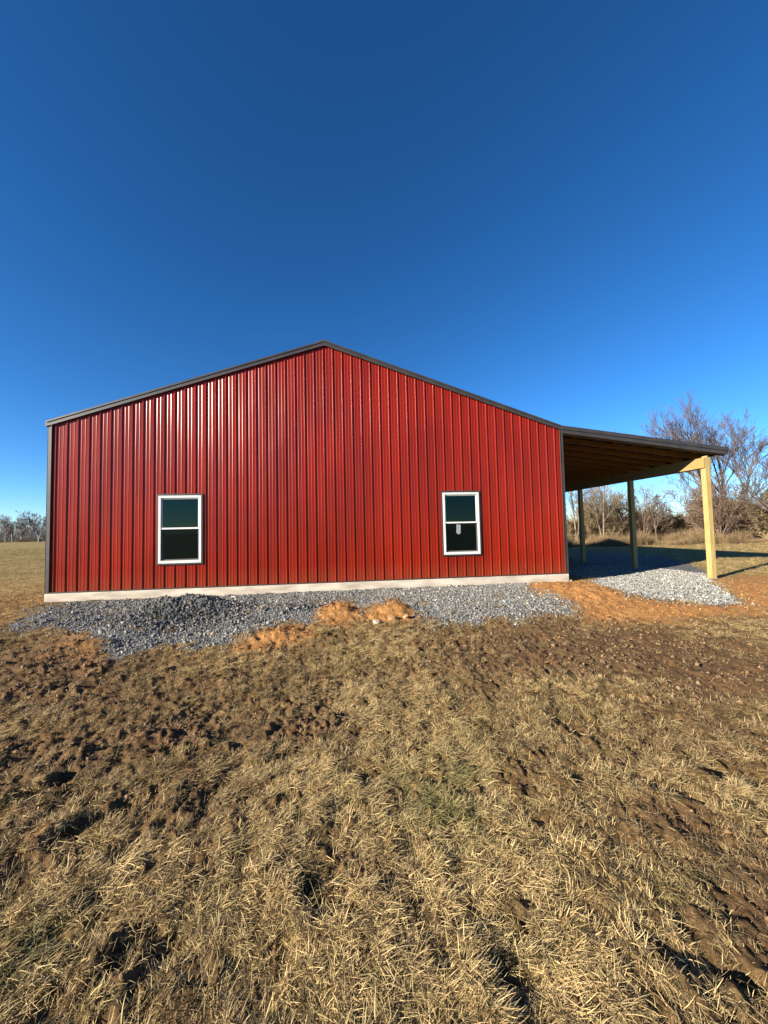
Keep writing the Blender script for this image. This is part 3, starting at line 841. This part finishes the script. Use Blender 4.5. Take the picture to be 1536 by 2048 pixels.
# ------------------------------------------------------------------ trees and brush
def mat_bark(name, c1, c2):
    return mat_noise(name, c1, c2, 3, rough=.9, spec=.1, detail=3)
BARK_GREY = mat_bark('bark_grey', (.095, .078, .072), (.155, .128, .118))
BARK_TAN = mat_bark('bark_tan', (.19, .135, .072), (.30, .22, .125))
BARK_RED = mat_bark('bark_red', (.13, .085, .06), (.21, .145, .10))
BARK_FAR = mat_bark('bark_far', (.17, .155, .15), (.26, .235, .225))  # paler and greyer than near bark: distance haze mixed into the colour
BARK_PALE = mat_bark('bark_pale', (.14, .105, .075), (.21, .16, .11))
M_CEDAR = mat_noise('cedar_foliage', (.035, .05, .02), (.075, .09, .04), 2, rough=.8, spec=.1)
M_DRYLEAF = mat_noise('dry_leaf', (.19, .125, .055), (.31, .215, .105), 1.5, rough=.85, spec=.1)

def tubes(segs, sides=4):
    A = np.array([s[0] for s in segs]); B = np.array([s[1] for s in segs]); ra = np.array([s[2] for s in segs]); rb = np.array([s[3] for s in segs])
    d = B - A; L = np.linalg.norm(d, axis=1, keepdims=True) + 1e-9; d = d / L
    ref = np.where(np.abs(d[:, 2:3]) > .9, np.array([[1., 0, 0]]), np.array([[0, 0, 1.]]))
    u = np.cross(d, ref); u /= np.linalg.norm(u, axis=1, keepdims=True); v = np.cross(d, u)
    n = len(A); V = np.zeros((n, 2 * sides, 3))
    for k in range(sides):
        a = 2 * math.pi * k / sides
        off = u * math.cos(a) + v * math.sin(a)
        V[:, k] = A + off * ra[:, None]; V[:, sides + k] = B + off * rb[:, None]
    base = np.arange(n)[:, None] * 2 * sides
    Fq = np.stack([np.stack([base[:, 0] + k, base[:, 0] + (k + 1) % sides, base[:, 0] + sides + (k + 1) % sides, base[:, 0] + sides + k], -1) for k in range(sides)], 1).reshape(-1, 4)
    return V.reshape(-1, 3), Fq

def grow(seed, stems, levels, up=.25, wander=.22, rmin=.006):
    """stems: (base, direction, length, radius); levels: (children, length ratio, angle, start)"""
    g = np.random.default_rng(seed)
    out = []
    st = [(np.array(p, float), np.array(d, float) / np.linalg.norm(d), L, r, 0) for p, d, L, r in stems]
    while st:
        p, d, L, r, lv = st.pop()
        ns = 5 if lv == 0 else 4 if lv < 3 else 3
        r1 = max(r * (.45 if lv < 2 else .4), rmin)
        pts = [p]; ds = [d]; rs = [r]
        for k in range(ns):
            d = d + g.normal(0, wander, 3) * (1 if lv else .5); d[2] += up * (.35 if lv == 0 else .6) / ns
            d /= np.linalg.norm(d)
            q = pts[-1] + d * L / ns
            rr = r + (r1 - r) * (k + 1) / ns
            out.append((pts[-1], q, rs[-1], rr, lv)); pts.append(q); ds.append(d); rs.append(rr)
        if lv < len(levels):
            nc, ratio, an, s0 = levels[lv]
            nc = max(1, int(round(nc * g.uniform(.75, 1.25))))
            for c in range(nc):
                t = s0 + (1 - s0) * (c + g.random()) / nc
                f = min(t * ns, ns - 1e-6); i = int(f); f -= i
                q = pts[i] + (pts[i + 1] - pts[i]) * f; rr = rs[i] + (rs[i + 1] - rs[i]) * f; dd = ds[i + 1]
                x = np.cross(dd, g.normal(0, 1, 3)); x /= np.linalg.norm(x)
                a = an * g.uniform(.6, 1.3)
                nd = dd * math.cos(a) + x * math.sin(a)
                st.append((q, nd, L * ratio * g.uniform(.65, 1.2) * (1.15 - .45 * t), max(rr * .62, rmin), lv + 1))
    return out

def tree_meshes(name, segs, mat, split, leaves=0, leafmat=None, seed=0, lsize=.05):
    tr = [s for s in segs if s[4] <= split]; cr = [s for s in segs if s[4] > split]
    m1 = np_mesh('trunk', *tubes(tr, 6), mat, True)
    V, Fq = tubes(cr, 3)
    m2 = np_mesh('crown', V, Fq, mat, False)
    if leaves:
        g = np.random.default_rng(seed)
        ids = g.integers(0, len(cr), leaves); t = g.random(leaves)[:, None]
        A = np.array([cr[i][0] for i in ids]); B = np.array([cr[i][1] for i in ids]); c = A + (B - A) * t + g.normal(0, .03, (leaves, 3))
        u = g.normal(0, 1, (leaves, 3)); u /= np.linalg.norm(u, axis=1, keepdims=True)
        v = np.cross(u, g.normal(0, 1, (leaves, 3))); v /= np.linalg.norm(v, axis=1, keepdims=True)
        s = g.uniform(.6, 1.3, (leaves, 1)) * lsize
        LV = np.stack([c - u * s, c + v * s * .5, c + u * s, c - v * s * .5], 1).reshape(-1, 3)
        n0 = len(V); V = np.concatenate([V, LV]); Fq2 = np.arange(leaves * 4).reshape(-1, 4) + n0
        m2 = np_mesh('crown', V, np.concatenate([Fq, Fq2]), mat, False)
        m2.materials.append(leafmat)
        mi = np.zeros(len(m2.polygons), np.int32); mi[-leaves:] = 1
        m2.polygons.foreach_set('material_index', mi)
    return m1, m2

def plant(name, ms, loc, label, cat, rz=0, s=1.0, sz=1.0, group=None):
    t = empty(name, loc); t.rotation_euler = (0, 0, rz); t.scale = (s, s, s * sz)
    new_obj('trunk' if cat == 'tree' else 'stem', ms[0], t); new_obj('crown' if cat == 'tree' else 'branches', ms[1], t)
    tag(t, label, cat, group)
    return t

def zat(x, y): return float(height(np.array([x]), np.array([y]))[0])
def spot(px, depth):
    x, y = at_depth(px, depth); return (x, y, zat(x, y) - .04)

g0 = np.random.default_rng(3)
# the big bare tree behind the lean-to's outer corner
big = grow(11, [((0, 0, 0), (-.12, .0, 1), 6.2, .12), ((.05, .03, 0), (.25, .1, 1), 6.0, .11), ((-.05, .03, 0), (-.42, .1, 1), 5.4, .09), ((.03, -.05, 0), (.55, -.2, 1), 5.0, .09)],
           [(7, .60, .55, .25), (7, .58, .5, .2), (6, .55, .5, .15), (5, .6, .5, .15)], up=.55, wander=.13, rmin=.0062)
plant('bare_tree', tree_meshes('big', big, BARK_GREY, 1), spot(1444, 29), 'large leafless tree rising above the outer corner of the lean-to roof', 'tree', 0, 1.42)
edge = grow(12, [((0, 0, 0), (-.1, 0, 1), 5.5, .16), ((.05, 0, 0), (-.5, .1, .9), 5.2, .13)], [(7, .6, .6, .25), (7, .58, .5, .2), (6, .55, .5, .15), (4, .6, .5, .15)], up=.35, wander=.16, rmin=.0075)
plant('bare_tree', tree_meshes('edge', edge, BARK_GREY, 1), spot(1590, 25), 'bare tree at the right edge reaching its branches into the picture', 'tree', 1.0)
# saplings and shrubs of the hedge, three kinds
def shrub_segs(seed, h, n, spread, lv):
    g = np.random.default_rng(seed); st = []
    for k in range(n):
        a = g.uniform(0, 6.28); q = g.random() * spread
        st.append(((math.cos(a) * .012, math.sin(a) * .012, 0), (math.cos(a) * q, math.sin(a) * q, 1), h * g.uniform(.45, .8), .022))
    return grow(seed, st, lv, up=.2, wander=.2, rmin=.0055)
LV = [(8, .5, .6, .15), (7, .55, .6, .1), (5, .6, .6, .1)]
KIND = {
 'tan': tree_meshes('tan', shrub_segs(31, 3.2, 13, .75, LV), BARK_TAN, 0, 1500, M_DRYLEAF, 1, .028),
 'red': tree_meshes('red', shrub_segs(32, 3.4, 10, .6, LV), BARK_RED, 0, 500, M_DRYLEAF, 2, .026),
 'low': tree_meshes('low', shrub_segs(33, 2.0, 16, 1.2, LV), BARK_TAN, 0, 1800, M_DRYLEAF, 3, .03),
 'grey': tree_meshes('grey', grow(34, [((0, 0, 0), (.05, 0, 1), 4.2, .06), ((.01, .01, 0), (-.25, .1, 1), 3.4, .045)], [(8, .42, .6, .3), (6, .5, .5, .15), (5, .55, .5, .15)], up=.4, wander=.15, rmin=.006), BARK_PALE, 0),
}
HEDGE = [  # px, depth, kind, size, label
 (1128, 31, 'low', 1.25, 'low dry shrub showing right beside the barn corner under the lean-to'),
 (1152, 29, 'grey', .95, 'thin pale sapling just left of the farthest visible lean-to post'),
 (1185, 32, 'tan', 1.15, 'tan shrub just right of the farthest visible lean-to post'),
 (1206, 28, 'grey', .9, 'slender pale sapling about halfway between the two dark lean-to posts'),
 (1222, 31, 'tan', 1.3, 'tall tan bush between the two dark lean-to posts, nearer the middle post'),
 (1250, 33, 'low', 1.4, 'wide low dry bush directly behind the middle lean-to post'),
 (1290, 30, 'red', 1.15, 'brown upright bush just right of the middle lean-to post'),
 (1312, 29, 'grey', .62, 'short leaning pale sapling right of the brown bush past the middle post'),
 (1335, 33, 'low', 1.15, 'low tan thicket halfway between the middle post and the yellow post'),
 (1375, 32, 'low', 1.2, 'low brown thicket left of the yellow front post'),
 (1402, 30, 'red', 1.3, 'dark brown bush right behind the yellow front post'),
 (1440, 27.5, 'red', 1.25, 'dense purple-brown bush at the foot of the large bare tree'),
 (1472, 31, 'tan', 1.1, 'tan bush behind and right of the large bare tree trunk'),
 (1505, 28, 'red', 1.05, 'brown thicket near the right edge below the evergreen'),
 (1540, 27, 'low', 1.4, 'low dry bush cut by the right edge of the picture'),
 (1580, 26, 'tan', 1.1, 'tan bush standing past the right end of the hedge'),
]
for k, (px, dep, kind, s, label) in enumerate(HEDGE):
    cat = 'tree' if kind == 'grey' else 'shrub'
    plant('sapling' if kind == 'grey' else 'shrub', KIND[kind], spot(px, dep), label, cat, k * 1.9, s * 1.3, 1.0, 'bare shrubs and saplings of the hedge behind the lean-to')

# evergreen at the right edge
def cedar():
    g = np.random.default_rng(44)
    t = empty('cedar_tree', spot(1548, 38))
    tag(t, 'dark green cedar at the right edge behind the brush', 'tree')
    new_obj('trunk', np_mesh('trunk', *tubes([((0, 0, 0), (0, 0, 2), .14, .1), ((0, 0, 2), (.05, 0, 4.6), .1, .02)], 6), BARK_RED, True), t)
    n = 9000
    h = g.random(n) ** .8; z = .5 + 4.6 * h
    a = g.uniform(0, 6.28, n); lob = 1 + .3 * np.sin(a * 5 + z * 4) + .2 * np.sin(a * 3 - z * 7)
    r = (1 - h) ** .7 * 1.9 * lob * g.uniform(.25, 1, n) ** .6
    c = np.stack([r * np.cos(a), r * np.sin(a), z + .15 * r], -1)
    u = g.normal(0, 1, (n, 3)) + np.stack([np.cos(a), np.sin(a), np.full(n, .6)], -1); u /= np.linalg.norm(u, axis=1, keepdims=True)
    v = np.cross(u, g.normal(0, 1, (n, 3))); v /= np.linalg.norm(v, axis=1, keepdims=True); s = g.uniform(.06, .14, (n, 1))
    V = np.stack([c - u * s, c + v * s * .35, c + u * s, c - v * s * .35], 1).reshape(-1, 3)
    new_obj('crown', np_mesh('crown', V, np.arange(4 * n).reshape(-1, 4), M_CEDAR), t)
cedar()

# tall dry weeds at the foot of the hedge
WEEDS = proto_collection('weed_clump', [blade_clump(90 + i, 60, .14, .25, .85, .006, .014, .02, .5, 3.0, 3) for i in range(4)])
def weeds():
    g = np.random.default_rng(12)
    n = 5200
    px = g.uniform(1090, 1640, n); dep = 25.5 + 9 * g.random(n) ** 1.2 + .6 * np.sin(px * .05)
    d = np.array([ray(p, 1050) for p in px]) / F_PX
    q = CAM + d * dep[:, None]; x, y = q[:, 0], q[:, 1]; z = height(x, y)
    w = g.random((n, 1)); t = (np.array([.40, .28, .14]) * w + np.array([.24, .155, .085]) * (1 - w)) * g.uniform(.8, 1.2, (n, 1))
    o = scatter('tall_weeds', np.stack([x, y, z], -1), np.stack([g.normal(0, .12, n), g.normal(0, .12, n), g.uniform(0, 6.28, n)], -1), g.uniform(.35, 1.1, n) * (.35 + 1.3 * smooth(-.3, .5, fbm(x * .45, y * .45, 2, 211))), g.integers(0, 4, n), t, WEEDS)
    tag(o, 'tall dry tan weeds growing along the foot of the hedge behind the barn', 'weeds')
weeds()
def brush_band():
    g = np.random.default_rng(22); n = 1500
    px = g.uniform(1080, 1660, n); dep = g.uniform(33, 41, n)
    d = np.array([ray(p, 1050) for p in px]) / F_PX
    q = CAM + d * dep[:, None]; x, y = q[:, 0], q[:, 1]; z = height(x, y)
    w = g.random((n, 1)); t = (np.array([.30, .215, .12]) * w + np.array([.17, .125, .07]) * (1 - w))
    o = scatter('brush', np.stack([x, y, z], -1), np.stack([g.normal(0, .18, n), g.normal(0, .18, n), g.uniform(0, 6.28, n)], -1),
                g.uniform(1.6, 3.0, n) * (.6 + .7 * smooth(-.3, .4, fbm(x * .3, y * .3, 2, 221))), g.integers(0, 4, n), t, WEEDS)
    tag(o, 'dense olive-brown winter brush filling the hedge line behind the shrubs', 'brush')
brush_band()

# far tree line on the left
farA = tree_meshes('farA', grow(61, [((0, 0, 0), (.03, 0, 1), 8.5, .30)], [(11, .55, .7, .16), (7, .55, .6, .2), (6, .55, .5, .15), (3, .6, .5, .15)], up=.3, wander=.17, rmin=.022), BARK_FAR, 0)
farB = tree_meshes('farB', grow(62, [((0, 0, 0), (-.05, 0, 1), 7, .24), ((.08, 0, 0), (.3, 0, 1), 7, .2)], [(10, .55, .6, .15), (7, .55, .6, .2), (6, .55, .5, .15), (3, .6, .5, .15)], up=.35, wander=.17, rmin=.022), BARK_FAR, 0)
FAR = [(-14, 128, 0, .95, 'far bare tree cut by the left edge of the picture'), (12, 132, 1, .98, 'second far bare tree from the left edge on the horizon'),
       (26, 140, 0, 1.0, 'third far bare tree from the left edge on the horizon'), (42, 138, 1, .92, 'fourth far bare tree from the left, before the gap in the tree line'),
       (60, 165, 0, 1.0, 'small far bare tree standing in the gap of the tree line'),
       (79, 122, 0, .98, 'single far bare tree right of the gap in the tree line, next to the barn'), (97, 135, 1, 1.0, 'far bare tree half hidden by the left barn corner')]
for k, (px, dep, kd, s, label) in enumerate(FAR):
    plant('bare_tree', (farA, farB)[kd], spot(px, dep), label, 'tree', k * 2.3, s * .95, 1.0, 'bare trees of the far tree line left of the barn')
def far_brush():
    g = np.random.default_rng(15); n = 900
    px = g.uniform(-500, 300, n); dep = g.uniform(135, 165, n)
    d = np.array([ray(p, 1050) for p in px]) / F_PX
    q = CAM + d * dep[:, None]; x, y = q[:, 0], q[:, 1]; z = height(x, y)
    w = g.random((n, 1)); t = np.array([.13, .10, .07]) * (1 - w) + np.array([.22, .17, .11]) * w
    o = scatter('far_brush', np.stack([x, y, z], -1), np.stack([g.normal(0, .1, n), g.normal(0, .1, n), g.uniform(0, 6.28, n)], -1), g.uniform(1.6, 3.4, n), g.integers(0, 4, n), t, WEEDS)
    tag(o, 'low dark brush along the far tree line left of the barn', 'brush')
far_brush()
def far_woods():
    g = np.random.default_rng(25); n = 420
    px = g.uniform(-500, 260, n); dep = g.uniform(160, 195, n)
    d = np.array([ray(p, 1050) for p in px]) / F_PX
    q = CAM + d * dep[:, None]; x, y = q[:, 0], q[:, 1]; z = height(x, y)
    w = g.random((n, 1)); t = np.array([.17, .16, .16]) * (1 - w) + np.array([.25, .235, .22]) * w  # grey tints carry the haze of distance in the colour
    o = scatter('far_woods', np.stack([x, y, z], -1), np.stack([g.normal(0, .08, n), g.normal(0, .08, n), g.uniform(0, 6.28, n)], -1),
                g.uniform(7, 13, n) * (.7 + .5 * smooth(-.3, .4, fbm(x * .03, y * .03, 2, 231))), g.integers(0, 4, n), t, WEEDS)
    tag(o, 'hazy grey band of leafless woods on the horizon left of the barn', 'woods')
far_woods()

# pale low building beyond the hedge at the right edge
def far_shed():
    x, y, z = spot(1560, 62)
    t = empty('shed', (x, y, z)); t.rotation_euler = (0, 0, -.35)
    tag(t, 'low pale building half hidden behind brush at the right edge', 'building')
    wl = mat_noise('pale_siding', (.50, .44, .36), (.60, .54, .45), 2, rough=.8)
    MB().extrude([(-4.2, 0), (4.2, 0), (4.2, 2.2), (0, 3.2), (-4.2, 2.2)], -2.5, 2.5).build('wall', wl, t)
    MB().extrude([(-4.5, 2.15), (0, 3.25), (4.5, 2.15), (4.5, 2.27), (0, 3.37), (-4.5, 2.27)], -2.8, 2.8).build('roof', mat_noise('pale_roof', (.36, .33, .29), (.44, .40, .35), 2, rough=.7), t)
    MB().box((-.5, -2.54, 0), (.45, -2.503, 2.0)).build('door', M_BRONZE, t)
    for xx in (-2.8, 2.0):
        MB().box((xx, -2.54, 1.0), (xx + .9, -2.503, 1.9)).build('window', M_DARK, t)
far_shed()
